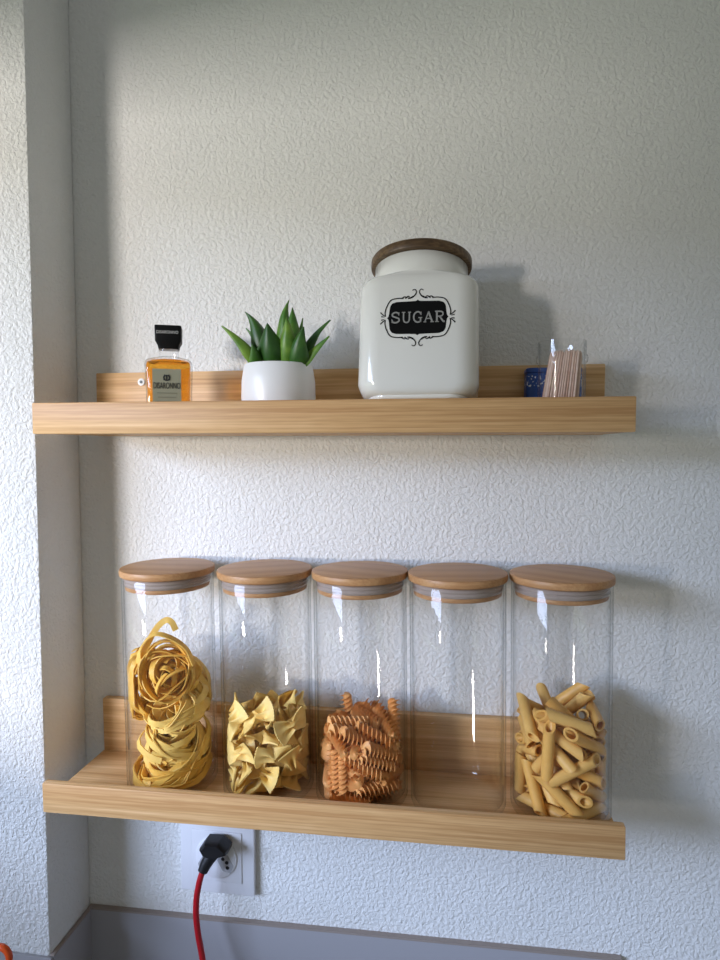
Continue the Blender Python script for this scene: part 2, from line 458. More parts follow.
# ------------------------------------------------------------------ liqueur bottle
bt = empty('liqueur_bottle', (-.2652, -.075, F1 + .0002), (0, 0, rad(21)))
tag(bt, 'small square amber liqueur bottle with a black cap', 'bottle')
W2 = .0232
def rr(w, r, z): return rrect(w, w*.93, min(r, w*.92), z, 6)
MB().loft([rr(.0205, .006, 0), rr(.0222, .007, .0012), rr(.0228, .007, .004), rr(.0222, .007, .03), rr(.0232, .007, .060), rr(.0228, .008, .0632), rr(.0205, .009, .0655), rr(.0130, .011, .0680), rr(.0098, .0091, .0692), rr(.0094, .0087, .0740), rr(.0104, .0096, .0745), rr(.0104, .0096, .0762)]).build('glass_body', M['bottleglass'], bt)
MB().loft([rr(.0190, .006, .0022), rr(.0212, .007, .004), rr(.0208, .007, .03), rr(.0218, .007, .059), rr(.0212, .008, .0622), rr(.0185, .009, .0643), rr(.0125, .010, .0660)]).build('liqueur', M['amber'], bt)['label'] = 'amber liqueur filling the bottle'
cp = MB().loft([rrect(.0100, .0098, .003, .0764, 3), rrect(.0108, .0102, .003, .0800, 3), rrect(.0130, .0122, .002, .0842, 3), rrect(.0133, .0125, .0015, .0990, 3), rrect(.0128, .0120, .0015, .0998, 3)]).build('cap', M['capblack'], bt)
text_mesh('DISARONNO', .0042, 'cap_lettering', M['capprint'], cp, (-.0005, -.0128, .0925), .0215, .0004)
lb = MB().box((-.0150, -.0224, .004), (.0130, -.0219, .0545)).build('label', M['label'], bt, smooth=False)
text_mesh('DISARONNO', .0088, 'lettering', M['labelink'], lb, (-.0010, -.0226, .0375), .0262, .0003)
e = MB()
flf = lambda x: -.0226
for dx in (-.0022, 0, .0022): stroke(e, [(-.0010 + dx*.6, .0432), (-.0010 + dx*1.3, .0457), (-.0010 + dx*.7, .0486)], (.0012, .0018), flf)
stroke(e, [(-.0044, .0440), (-.0010, .0430), (.0024, .0440)], .0011, flf)
e.build('crest', M['labelink'], lb, smooth=False)
e = MB()
for k in range(5): stroke(e, [(-.0108 + .001*(k % 2), .0305 - k*.0042), (.0087 - .001*(k % 2), .0305 - k*.0042)], .0007, flf, sm=False)
e.build('small_print', M['labelline'], lb, smooth=False)

bt.scale = (.95, .90, .965)

# ------------------------------------------------------------------ potted succulent
pt = empty('potted_succulent', (-.1562, -.0630, F1 + .0002))
tag(pt, 'green spiky succulent in a small round white pot', 'plant')
MB().lathe([(.0001, 0), (.0300, 0), (.0328, .0012), (.0355, .012), (.0366, .026), (.0362, .042), (.0338, .0565), (.0328, .0580), (.0316, .0572), (.0332, .045), (.0325, .030), (.0001, .028)], 72).build('pot', M['pot'], pt)
MB().lathe([(.0001, .044), (.0328, .0440), (.0328, .0490), (.020, .0515), (.0001, .0525)], 40).build('soil', M['soil'], pt)
def leaf(base, tip, width, bow=.2, face=(0, -1, .3), n=14, curl=0, blunt=.40):
    """blade from base to tip; bow pushes the middle along -face"""
    b, t = Vector(base), Vector(tip); f = Vector(face).normalized(); L = (t - b).length
    side = (t - b).cross(f).normalized(); f = side.cross((t - b).normalized()).normalized()
    rings = []
    for k in range(n + 1):
        s = k / n
        p = b.lerp(t, s) + f*(-bow*L*math.sin(PI*s)) + side*curl*L*max(0, s - .7)**2*4
        w = width*(.50 + .50*math.sin(min(1, s/.38)*PI/2)) * (1 if s < blunt else max(0, 1 - (s - blunt)/(1 - blunt))**.95)
        w = max(w, .0004); th = .0018*(1 - .8*s) + .0003
        ring = []
        for j in range(7):
            u = -1 + j/3.0
            ring.append(p + side*u*w/2 + f*(.32*w*u*u + th))
        for j in range(7):
            u = 1 - j/3.0
            ring.append(p + side*u*w/2 + f*(.32*w*u*u - th*(1 - .7*abs(u))))
        rings.append(ring)
    return MB().loft(rings)
# base (x, y), tip (x, y, z) in the pot's own metres, blade width, facing, bow, curl
LV = [((-.012, -.006), (-.0545, -.022, .0950), .0110, (.4, -.5, .8), .08, 0),
      ((-.016, .004), (-.0400, .000, .0760), .0115, (.5, -.4, .8), .05, 0),
      ((-.008, .008), (-.0400, .012, .0990), .0085, (.6, -.6, .5), .06, .1),
      ((-.008, .000), (-.0330, -.002, .1135), .0165, (.35, -1, .25), .10, .22),
      ((.004, .004), (.0000, .004, .1240), .0150, (.2, -1, .1), .04, -.22),
      ((.006, .002), (.0115, -.002, .1145), .0185, (-.15, -1, .15), .06, .05),
      ((.008, .012), (.0165, .016, .1080), .0080, (-.3, -1, .2), .04, 0),
      ((.012, .010), (.0400, .010, .1000), .0085, (-.6, -.6, .5), .06, 0),
      ((.013, .000), (.0500, -.010, .1000), .0095, (-.5, -.5, .8), .09, 0),
      ((.014, -.006), (.0500, -.016, .0835), .0105, (-.4, -.5, .9), .03, 0),
      ((-.004, -.012), (-.0085, -.024, .0960), .0215, (0, -1, .45), .08, 0),
      ((.007, -.010), (.0110, -.020, .1020), .0165, (-.1, -1, .4), .08, .1),
      ((.013, -.012), (.0270, -.024, .0915), .0170, (-.2, -1, .5), .09, 0),
      ((-.004, .014), (-.0160, .024, .0930), .0110, (.1, .6, .8), .06, 0),
      ((.008, .014), (.0220, .028, .0900), .0110, (-.1, .7, .8), .06, 0),
      ((-.013, -.010), (-.0230, -.026, .0760), .0120, (.2, -.8, .7), .05, 0)]
for (bx, by), tip, w, fc, bow, cu in LV:
    leaf((bx*1.15 + .002, by*1.1, .0535), (tip[0] + .0045, tip[1], tip[2] - .001), w*1.42, bow, tuple(-c for c in fc), curl=cu).build('leaf', M['leaf'], pt, angle=70)

# ------------------------------------------------------------------ toothpick glass, picks and the tin behind
tg = MB().lathe([(.0001, 0), (.0200, 0), (.0212, .0015), (.0213, .0540), (.0226, .0552), (.0232, .0580), (.0226, .0608), (.0214, .0618), (.0214, .0735), (.0208, .0741), (.0202, .0735), (.0202, .0620), (.0205, .058), (.0199, .054), (.0197, .006), (.0001, .0045)], 56).build('toothpick_glass', M['cupglass'])
tg.location = (.1142, -.0660, F1 + .0002)
tag(tg, 'small clear glass filled with wooden toothpicks at the right end of the upper shelf', 'glass')
pk = MB().tube([(0, 0, -.0285), (0, 0, -.026), (0, 0, -.023), (0, 0, .023), (0, 0, .026), (0, 0, .0285)], [.0003, .0008, .00105, .00105, .0008, .0003], 8).build('toothpick', M['pick'])
random.seed(11); n_pick = 0
for row in range(8):
    y = -.0135 + row*.0026
    half = min(math.sqrt(max(.0183**2 - y*y, 0)), .0172)
    cnt = int(2*half/.00245)
    for k in range(cnt):
        u = -1 + (2*k + 1)/cnt
        xb = u*half*.96 - .0028 + random.uniform(-.0001, .0001); xt = u*half*.80 + .0035
        o = pk if n_pick == 0 else pk.copy()
        if n_pick: COL.objects.link(o)
        n_pick += 1
        dz = random.uniform(-.0006, .0022)
        o.location = Vector(tg.location) + Vector(((xb + xt)/2, y, .0350 + dz))
        o.rotation_euler = (0, math.atan2(xt - xb, .057), random.uniform(-.02, .02))
        tag(o, 'thin pale wooden toothpick leaning in the small clear glass', 'toothpick', 'toothpicks in the small glass')
tin = empty('tin', (.1125, -.0240, F1 + .0002))
tag(tin, 'small blue tin with white speckles half hidden behind the toothpick glass', 'tin')
MB().loft([rrect(.0258, .0115, .004, 0, 5), rrect(.0264, .012, .004, .001, 5), rrect(.0264, .012, .004, .048, 5), rrect(.0258, .0115, .004, .0495, 5)]).build('tin_body', M['tin'], tin)
MB().loft([rrect(.0258, .0116, .004, .0497, 5), rrect(.0266, .0122, .004, .0502, 5), rrect(.0266, .0122, .004, .0535, 5), rrect(.0258, .0115, .004, .0545, 5)]).build('tin_lid', M['tin'], tin)

# ------------------------------------------------------------------ storage jars
MS2 = Matrix.Translation((S2[0], 0, S2[1] + ZO)) @ Matrix.Rotation(-TILT, 4, 'Y')
JR = .0462
def make_jar():
    r = empty('storage_jar', (0, 0, 0))
    MB().lathe([(.0001, 0), (.0425, 0), (.0450, .0012), (JR, .0042), (JR, .2185), (JR - .0008, .2198), (JR - .0018, .2192), (JR - .0022, .216), (JR - .0022, .008), (.0418, .0052), (.0001, .0042)], 96).build('glass', M['jarglass'], r)
    l = MB().lathe([(.0001, .2182), (.0462, .2182), (.0474, .2190), (.0478, .2205), (.0478, .2236), (.0473, .2252), (.0455, .2259), (.0001, .2260)], 96).build('lid', M['lidwood'], r); l.location = (0, 0, .002)
    MB().lathe([(.0395, .2088), (.0428, .2090), (.0437, .2110), (.0426, .2128), (.0437, .2146), (.0430, .2164), (.0415, .2181), (.0395, .2181)], 72, loop=True).build('seal', M['seal'], l)['label'] = 'pale silicone ring under the lid'
    MB().lathe([(.0001, .2042), (.0405, .2042), (.0422, .2050), (.0424, .2070), (.0420, .2086), (.0394, .2087), (.0394, .2180), (.0001, .2180)], 72).build('lid_plug', M['plugwood'], l)
    return r
jar = make_jar()
JX = [(-.2772, -.0605), (-.1724, -.0605), (-.0750, -.0615), (.0208, -.0632), (.1174, -.0635)]
JL = ['wooden lidded glass jar with tagliatelle nests, nearest the wall corner', 'wooden lidded glass jar a third full of yellow bow-tie pasta', 'wooden lidded glass jar half full of brown spiral pasta',
      'empty wooden lidded glass jar between the spiral pasta and the penne', 'wooden lidded glass jar half full of penne, at the right end of the lower shelf']
JM = []
for i, (x, y) in enumerate(JX):
    j = jar if i == 0 else copy_tree(jar)
    L = MS2 @ Vector((x + .0026 - S2[0], y, .0102))
    Mj = Matrix.Translation(L) @ Matrix.Rotation(-TILT, 4, 'Y')
    j.location = L; j.rotation_euler = (0, -TILT, rad((0, 25, -20, 8, -35)[i]))
    JM.append(Mj); tag(j, JL[i], 'jar', 'glass jars on the lower shelf')

def pieces(name, mb, mat, data, Mj, z_off, labels, cat, group):
    first = mb.build(name, mat, angle=50)
    for i, (x, y, z, a, b, c) in enumerate(data):
        o = first if i == 0 else first.copy()
        if i: COL.objects.link(o)
        o.matrix_world = Mj @ Matrix.Translation((x, y, z + z_off)) @ Euler((a, b, c)).to_matrix().to_4x4()
        tag(o, labels(i), cat, group)
FARF = [(-0.0032, 0.0174, 0.0064, -0.25, 2.9, 0.6), (0.0127, 0.0056, 0.0066, -0.3, 2.93, 1.18), (0.0135, 0.0327, 0.02, -0.91, -1.74, -1.26), (0.0011, -0.0215, 0.0066, -0.09, 0.34, -2.79), (-0.0172, -0.0161, 0.0103, 0.22, -0.62, 0.66), (0.0091, 0.02, 0.0235, 0.1, -0.72, 1.16), (-0.0091, 0.0307, 0.0195, 2.91, -1.24, -0.21), (-0.0223, 0.0185, 0.0175, 0.03, -1.19, 0.97), (0.0298, -0.0185, 0.0283, -0.58, 1.06, 1.56), (-0.0025, 0.002, 0.0153, -0.25, 2.29, 0.69), (-0.0219, -0.0016, 0.0093, -0.9, 0.11, 2.85), (0.0026, 0.0181, 0.0395, -0.69, -0.13, -2.63), (0.0265, -0.0012, 0.0083, 2.62, 0.16, -1.61), (0.0047, -0.0241, 0.0196, 0.9, 0.08, -0.63), (-0.0319, 0.0148, 0.0362, -0.59, 1.03, -1.44), (0.0324, 0.0127, 0.0176, -1.93, -0.38, 1.88), (-0.0311, -0.0157, 0.0182, 1.94, -0.18, 1.83), (0.0162, 0.0033, 0.0315, 2.68, 0.5, -1.52), (-0.0148, -0.021, 0.0251, -2.48, 0.24, -1.57), (-0.0058, 0.032, 0.0496, 1.69, 0.12, -2.87), (-0.0178, 0.0071, 0.0364, -0.23, 0.26, -1.62), (0.0138, -0.0299, 0.0416, 1.04, 0.01, -2.53), (-0.0008, 0.0087, 0.0498, -0.69, 2.91, 0.13), (0.0226, 0.0166, 0.0432, -0.77, 0.71, -0.96), (0.0047, -0.0094, 0.0367, 0.51, 0.09, 0.32), (0.0347, -0.0007, 0.0414, -0.1, 1.77, -0.39), (-0.0252, -0.0132, 0.0424, -2.29, -0.61, -0.21), (-0.0143, -0.0018, 0.0517, -2.41, -0.12, -0.7), (0.0166, -0.0023, 0.0514, -0.11, 0.56, -1.62), (0.0248, 0.0251, 0.0587, 1.6, -0.62, 2.27), (-0.0203, -0.0275, 0.0429, -1.68, 0.22, 2.62), (-0.0257, -0.0005, 0.0593, 0.82, -0.86, -1.04), (0.029, -0.0188, 0.0687, -1.49, 0.28, -2.24), (0.0028, -0.0253, 0.0582, 2.84, 0.12, 0.21), (0.0321, 0.0121, 0.0715, -1.18, -0.19, 2.05), (-0.028, -0.0217, 0.0709, -2.14, -1.07, -0.26), (0.0202, -0.0113, 0.0618, -0.85, 0.58, -1.16), (-0.0122, 0.0282, 0.0654, 1.69, 2.61, 0.28), (-0.0348, -0.0018, 0.0703, -1.82, -1.14, -0.98), (0.0217, 0.005, 0.0754, -1.66, 0.12, -1.34), (0.0072, -0.0168, 0.0708, -0.64, 0.5, 2.2), (-0.0174, 0.0133, 0.0722, -0.97, -0.71, -0.16), (-0.0141, -0.0172, 0.0668, 0.48, 2.48, 0.93), (-0.0002, -0.0274, 0.0789, -0.74, 0.59, 3.09), (-0.0053, 0.0071, 0.0663, -2.86, -0.5, -1.04), (0.0078, 0.0237, 0.0729, 2.71, -0.94, -0.42)]
FUSI = [(0.0299, -0.0118, 0.0227, 1.39, -0.15, -1.95), (0.0125, 0.0301, 0.0122, -1.93, -0.41, -0.39), (0.02, 0.0092, 0.006, -0.79, 0, -2.3), (-0.0077, 0.0203, 0.006, -0.26, 0, 1.71), (0.0095, -0.014, 0.006, 2.36, 0, 0.62), (0.0139, 0.0164, 0.006, 1.31, -0, 0.84), (-0.0064, -0.0315, 0.006, 1.31, -0, -0.2), (0.0005, 0.0106, 0.0138, 1.24, -0.38, -1.71), (0.0222, -0.0165, 0.006, 2.36, 0, 0.62), (-0.0311, -0.0077, 0.006, -0.79, 0, -1.33), (-0.0249, 0.0064, 0.006, 2.88, -0, -1.33), (0.0177, -0.0267, 0.015, -0.23, -0.08, -2.56), (-0.0075, -0.0261, 0.0158, 0.26, 0.66, 2.29), (0.0065, -0.0077, 0.0134, -3.11, -0.48, -0.43), (-0.0169, 0.0152, 0.0077, 0.79, -0.11, -1.37), (-0.0012, 0.022, 0.0201, -0.58, 2.82, -1.25), (0.0095, 0.0192, 0.0189, 2.36, -0.25, 1.62), (-0.0007, -0.0145, 0.0145, 1.53, 0.37, 2.68), (-0.0073, 0.0315, 0.0279, -2.5, -0.32, 0.23), (0.0269, 0.0115, 0.0162, -0.84, -0.69, 2.36), (-0.0121, -0.0217, 0.0232, 0.71, -0.66, -0.74), (-0.0126, 0.0181, 0.0161, -0.27, 3.02, -1.41), (-0.0247, 0.021, 0.0301, -0.56, 1.85, 1.58), (-0.0128, -0.0078, 0.0202, 0.4, 0.26, 2.37), (0.0201, 0.0051, 0.0202, 1.03, -2.55, -0.72), (-0.0317, -0.005, 0.016, 2.36, 0, 1.73), (0.0189, 0.0265, 0.0376, 0.16, 0.45, -0.63), (-0.0157, -0.0315, 0.03, 0.51, -1.6, -0.46), (-0.0236, -0.0262, 0.0299, 0.27, 1.6, 2.42), (-0.0019, 0.0225, 0.0307, -1.07, 0.02, 0.07), (0.0068, -0.0114, 0.0288, 0.14, 0.04, -1.69), (-0.027, -0.0037, 0.0246, 0.26, -0.01, 1.75), (0.0238, -0.012, 0.0382, -1.29, -0.43, -2.54), (-0.0095, -0.0008, 0.0295, -2.07, 0.21, 1.45), (0.0057, -0.0322, 0.0373, 0.7, -2.62, 0.17), (-0.0068, 0.0325, 0.0443, -0.56, -0.67, 0.2), (-0.02, 0.0137, 0.0366, -0.51, 1.87, 1.63), (-0.007, 0.0146, 0.0391, -0.6, -0.17, 0.89), (-0.001, -0.0052, 0.0343, -2.18, -0.01, 1.51), (0.025, 0.0003, 0.0278, 0.16, -2.96, 1), (-0.0259, 0.0021, 0.0348, -0.71, 0.11, -1.19), (0.0184, -0.0268, 0.041, 0.82, 0.47, 0.6), (-0.0011, 0.0229, 0.0533, 0.01, 0.6, -3.13), (0.0213, 0.014, 0.0378, -0.1, -0.16, 2.69), (0.0076, 0.0092, 0.0412, -0.57, -2.58, -0.33), (-0.0319, -0.0099, 0.0419, -2.26, -0.73, -1.26), (-0.0187, 0.0022, 0.0493, 0.49, -0.38, 3.13), (0.0335, 0.0035, 0.0547, 0.53, -2.35, -1.47), (-0.0047, -0.0149, 0.044, 1.43, 0.2, 2.43), (0.0232, 0.0013, 0.0432, -0, 2.86, 0.74), (-0.0102, 0.0216, 0.0589, -0.74, -0.48, 1.35), (-0.0175, -0.0161, 0.0472, 0.95, -2.62, -0.79), (0.0068, 0.0075, 0.0529, 0.17, 3.04, 0.88), (0.0135, 0.0032, 0.0473, -0.06, -0.25, 0.77), (-0.0066, -0.0206, 0.0531, -0.21, 3.14, -1.14), (0.0188, -0.0114, 0.0526, 0.67, 0, -0.04), (0.0198, 0.0263, 0.0514, 0.3, -2.52, -0.65), (-0.0124, 0.003, 0.0616, -0.83, 0.09, -0.97), (-0.0096, -0.0213, 0.0657, -1.05, 0.26, 0.45), (0.0105, 0.0053, 0.0627, -1.35, -0.11, 2.26), (0.0214, -0.0246, 0.0502, -0.7, 0.46, 0.72), (0.0138, 0.0145, 0.0681, 0.79, 0.42, -0.73), (-0.0219, -0.0019, 0.0626, 0.31, -0.04, 2.11), (0.0217, 0.0249, 0.0621, 0.01, -0.62, 2.42), (-0.0202, -0.0224, 0.0588, -2.55, 0.32, -0.89), (0.005, 0.0036, 0.0713, -0.83, -0.04, 2.37), (-0.0307, 0.0132, 0.0517, 2.07, -0.73, 1.16), (0.0005, -0.027, 0.0624, 1.83, 0.51, 0.52), (0.0154, -0.0214, 0.0644, -0.09, -2.66, 0.06), (0.0333, 0.0043, 0.07, -0.2, 0.79, -1.44), (-0.0113, -0.0135, 0.0717, 0.23, -3.08, 0.24), (-0.019, 0.0296, 0.0637, 0.36, 1.44, 0.59), (0.0033, -0.0009, 0.0624, 0.82, -0.03, -0.89), (0.0247, -0.003, 0.0702, 0.35, -2.76, -1.01)]
PENN = [(-0.0367, 0.0007, 0.0253, -0.77, 1.79, -1.57), (0.0167, -0.026, 0.0053, -0.44, -3.14, 0.7), (0.0203, 0.0225, 0.0053, 2.15, 0, -0.66), (-0.0271, -0.0238, 0.0253, -0.15, 1.18, -0.9), (0.0022, 0.0074, 0.0099, -2.09, -0.26, 0.59), (0.0097, -0.0004, 0.0097, 1.37, 0.26, -2.55), (-0.0194, 0.0245, 0.0134, 1.71, 0.52, 0.69), (-0.0099, -0.0152, 0.0146, -1.5, -0.25, 2.65), (0.0269, -0.0179, 0.0217, 0.65, 0.59, 0.91), (0.009, 0.0299, 0.0165, -0.08, -3.04, -0.16), (-0.0136, 0.013, 0.0058, 1.72, -0.02, 0.79), (-0.0011, -0.0059, 0.0177, 1.43, 0.02, -0.78), (0.001, -0.02, 0.0237, -0.3, 0.07, -0.81), (0.0075, 0.0017, 0.0209, -2.3, 0.04, -0.82), (-0.0195, -0.0184, 0.0059, -1.37, -0.03, 2.46), (-0.0201, 0.0076, 0.0259, 1.61, -0.28, -2.07), (0.0209, 0.0221, 0.0241, 2.29, 0.38, -0.66), (-0.0217, 0.0224, 0.031, -2.87, 0.1, 0.9), (-0.0073, -0.032, 0.0261, 1.41, 0.74, -0.24), (-0.0031, 0.0278, 0.0331, 1.16, -0.82, 2.4), (-0.0175, -0.0182, 0.0302, -0.61, -0.88, 2.28), (0.0255, -0.007, 0.0312, 0.6, 1.99, -1.85), (0.0012, -0.0052, 0.0282, -2.36, 0, -0.86), (0.0168, 0.0044, 0.0339, 0.78, -0.27, -2.8), (-0.0162, 0.0103, 0.0385, 0.42, -0.17, 1.61), (0.0175, -0.0024, 0.0431, -0.99, -2.94, 0.43), (-0.0089, -0.0131, 0.0432, -1.63, -0.63, 2.16), (0.0156, 0.0279, 0.0388, 0.19, -0.39, 2.51), (0.0008, 0.01, 0.0373, 3, 0.69, 0.35), (0.008, -0.0312, 0.0484, 0.14, 0.48, -3.01), (0.0119, 0.0062, 0.0501, 2.18, -0.52, -1.13), (0.0351, -0.0063, 0.0378, -1.24, 1.08, 1.37), (0.0146, -0.0214, 0.0419, -0.65, 0.4, -0.05), (0.0062, -0.0084, 0.0572, -1.13, -0.27, -1.25), (-0.0159, -0.0334, 0.0662, 0.02, 1.52, 2.68), (0.0242, 0.0053, 0.0517, -0.13, -0.69, -1.05), (-0.0287, 0.0004, 0.0497, 2.27, -0.43, -1.23), (-0.009, -0.0157, 0.0579, -0.78, -0.68, 0.45), (-0.003, 0.0214, 0.0508, 0.26, -0.04, 0.43), (0.0172, 0.0159, 0.0557, 1.13, -0.59, -2.08), (-0.0107, -0.0238, 0.0647, 2.24, 0.6, -0.7), (-0.0308, 0.0004, 0.0698, 2.59, 0.19, -1.48), (-0.0059, -0.0261, 0.0756, -0.44, -2.66, -0.41), (-0.0133, 0.0159, 0.061, 1.21, -0.01, 0.03), (0.0345, 0.0085, 0.0564, -0.57, 2.07, -1.28), (-0.0156, 0.0029, 0.0622, 0.2, 2.97, -0.08), (0.0238, 0.0078, 0.0637, -0.86, 0.41, 1.17), (-0.0202, -0.0009, 0.0771, 0.84, -2.76, -0.75), (-0.0082, 0.03, 0.0547, -2.92, -0.1, 0.4), (-0.0129, 0.0101, 0.0738, 0.38, -0.24, -0.98), (0.0033, 0.0269, 0.0639, 1.88, 0.07, 0.07), (0.0057, 0.0092, 0.0788, -0.05, -0.63, -2.72), (-0.0038, -0.0144, 0.08, 1.09, -0.38, 2.77), (-0.0162, 0.0279, 0.0783, -1.28, -2.64, 0.56), (-0.0006, -0.0217, 0.0886, 0.86, -2.86, 0.11), (-0.0314, -0.0078, 0.0858, -0.04, -0.5, 1.7), (0.0173, -0.0277, 0.0738, -2.82, 0.54, 0.67), (0.0031, -0.0032, 0.0882, 0.17, 0.75, 0.39), (0.0181, 0.0283, 0.084, 3.04, -0.73, -0.47), (0.0267, 0.0018, 0.0758, -0.74, -0.33, -1.82), (-0.0059, 0.0225, 0.0813, -0.88, 0.71, -1.2), (0.0221, 0.0124, 0.0812, 0.34, -0.42, -1.72), (0.0308, -0.005, 0.0885, 0.03, -3.11, 1.55), (0.0107, 0.031, 0.0915, -2.26, -0.71, -0.28), (0.0046, -0.0308, 0.0923, -1.2, 0.35, 0.08), (0.0142, 0.0181, 0.0864, -1.41, 2.29, -0.49)]
TOPZ = lambda d: max(range(len(d)), key=lambda i: d[i][2])
FARL = {TOPZ(FARF): 'bow-tie pasta piece lying highest of all in the second jar'}
FUSL = {TOPZ(FUSI): 'brown spiral pasta piece lying highest of all in the middle jar'}
PENL = {TOPZ(PENN): 'penne piece lying highest of all in the rightmost jar'}

pieces('farfalle', farfalle_mb(), M['farfalle'], FARF, JM[1], .0056, lambda i: FARL.get(i, 'yellow bow-tie pasta piece in the second jar from the left'), 'pasta', 'bow-tie pasta in the second jar')
pieces('fusilli', fusilli_mb(), M['fusilli'], FUSI, JM[2], .0056, lambda i: FUSL.get(i, 'brown spiral pasta piece in the middle jar'), 'pasta', 'spiral pasta in the middle jar')
pieces('penne', penne_mb(), M['penne'], PENN, JM[4], .0056, lambda i: PENL.get(i, 'pale tubular penne piece in the rightmost jar'), 'pasta', 'penne in the rightmost jar')

# ------------------------------------------------------------------ tagliatelle nests
def clampj(p, rmax=.0393):
    r = math.hypot(p.x, p.y)
    if r > rmax: p.x *= rmax/r; p.y *= rmax/r
    p.z = max(p.z, .0105); return p
def nest(seed, c, axis, R, H, strands, label, el=(1, 1, 1), roll=0):
    rnd = random.Random(seed); mb = MB(); ax0 = Vector(axis).normalized()
    for s in range(strands):
        ax = (ax0 + Vector((rnd.gauss(0, .28), rnd.gauss(0, .28), rnd.gauss(0, .28)))).normalized()
        U_ = ax.orthogonal().normalized(); V_ = ax.cross(U_)
        r0 = R*rnd.uniform(.15, 1.0)**.8; h0 = rnd.uniform(-1, 1)*H*(1 - .5*(r0/R)**2); ph = rnd.random()*6.28; turns = rnd.uniform(.8, 1.7)
        tilt = rnd.uniform(-.35, .35); tp = rnd.random()*6.28; f1, f2 = rnd.uniform(.7, 1.6), rnd.random()*6.28; tw0 = rnd.random()*6.28; tw1 = rnd.uniform(-1.2, 1.2)
        n = int(22*turns) + 6; path = []; nor = []
        for k in range(n + 1):
            t = k/n; a = ph + 2*PI*turns*t
            rr_ = r0*(1 + .20*math.sin(f1*a + f2) + .06*math.sin(3.3*a + ph)); hh = h0 + tilt*rr_*math.cos(a + tp) + H*.45*math.sin(1.3*a + f2)
            d = U_*math.cos(a) + V_*math.sin(a)
            p = d*rr_ + ax*hh; p = Vector((p.x*el[0], p.y*el[1], p.z*el[2])) + Vector(c)
            path.append(clampj(p)); q = .6*math.sin(tw0 + tw1*a)
            nor.append(d*math.cos(q) + ax*math.sin(q))
        mb.ribbon(path, nor, rnd.uniform(.0054, .0072), .0011)
    o = mb.build('tagliatelle_nest', M['tagliatelle'], angle=50); o.matrix_world = JM[0]
    tag(o, label, 'pasta', 'tagliatelle nests in the leftmost jar'); return o
nest(1, (.0050, -.014, .1200), (.25, -1, .1), .0290, .014, 18, 'round ball of golden tagliatelle at the top of its jar, beneath the loose loop', (1, 1, 1))
nest(2, (-.0280, -.006, .1020), (1, -.45, .1), .0240, .0105, 14, 'tall narrow tagliatelle nest pressed against the left side of its jar', (1, .9, 1.4))
nest(3, (.0130, -.012, .0800), (-.3, -.7, .65), .0290, .014, 18, 'loose tagliatelle nest filling the middle of its jar below the round ball', (1, 1, .9))
nest(4, (.0080, -.012, .0500), (.25, -.4, .9), .0340, .0135, 18, 'flattened tagliatelle nest just above the bottom nest of the jar', (1, 1, 1))
nest(5, (.0030, -.006, .0200), (0, -.15, 1), .0375, .010, 22, 'bottom tagliatelle nest spread out on the floor of its jar', (1, 1, 1))
nest(6, (.0080, .020, .0900), (0, .8, .5), .0260, .013, 12, 'tagliatelle nest at the back of its jar behind the others', (1, .8, 1.3))
def strand(pts, nrm, w, label):
    P = spline(pts, 8); o = MB().ribbon(P, [nrm]*len(P), w, .0011).build('tagliatelle_strand', M['tagliatelle'], angle=50)
    o.matrix_world = JM[0]; tag(o, label, 'pasta', 'loose tagliatelle strands in the leftmost jar')
strand([(-.024, -.018, .1250), (-.017, -.024, .1420), (-.004, -.024, .1660), (.006, -.022, .1760), (.0125, -.021, .1745), (.0170, -.021, .1660)], (.5, -.9, .25), .0060, 'loose tagliatelle loop rising highest in its jar')
strand([(-.024, -.024, .1200), (-.018, -.027, .1480), (-.002, -.030, .1640), (.016, -.028, .1600), (.028, -.022, .1480), (.0330, -.016, .1300)], (.1, -.35, 1), .0060, 'loose tagliatelle strand arching over the round ball')

# ------------------------------------------------------------------ socket, plug and cord
so = empty('wall_socket', (-.2488, 0, ZO - .4795))
tag(so, 'white triple wall socket half hidden behind the lower shelf', 'socket')
MB().box((-.0445, -.0075, -.0445), (.0445, -.0004, .0445), .002).build('cover_plate', M['socket'], so)
MB().box((-.0300, -.0088, -.0300), (.0300, -.0070, .0300), .0012).build('insert', M['socket'], so)
s = MB().lathe([(.0001, 0), (.0245, 0), (.0245, .0012), (.0235, .0020), (.0001, .0020)], 56); s.v = [(x, -z - .0089, y) for x, y, z in s.v]
fc = s.build('socket_face', M['socket'], so)
def hexa(cx, cz, rot, sx=.0128, sz=.0072):
    P = [(-sx, 0), (-sx + .006, sz), (sx - .006, sz), (sx, 0), (sx - .006, -sz), (-sx + .006, -sz)]
    c_, s_ = math.cos(rot), math.sin(rot)
    return [(cx + a*c_ - b*s_, cz + a*s_ + b*c_) for a, b in P]
for cx, cz, ro in ((.0112, -.0050, rad(-62)), (-.0118, -.0062, rad(58)), (0, .0135, 0)):
    rc = MB().prism(hexa(cx, cz, ro), -.0113, -.0109).build('recess_shade', M['recess_shade'], fc, smooth=False)  # flat plate on the face, recess shade painted by its grey
    for k in (-1, 0, 1):
        s = MB().lathe([(.0001, 0), (.0021, 0), (.0021, .0003), (.0001, .0003)], 16)
        off = k*.0056; dz = .0022 if k == 0 else 0
        s.v = [(cx + x + off*math.cos(ro) - dz*math.sin(ro), -.0114 - z, cz + y + off*math.sin(ro) + dz*math.cos(ro)) for x, y, z in s.v]
        s.build('pin_hole_dark', M['hole_dark'], rc)  # solid black disc, the hole's inner dark is painted on
pc = empty('power_cord', (-.2445, -.0118, ZO - .4590))
tag(pc, 'red power cord with a black plug hanging from the wall socket', 'cord')
def hx(s, y): return [(a*s, y, b*s) for a, b in ((-.0165, .0010), (-.0100, .0092), (.0065, .0098), (.0165, .0020), (.0160, -.0025), (.0010, -.0085), (-.0125, -.0060))]
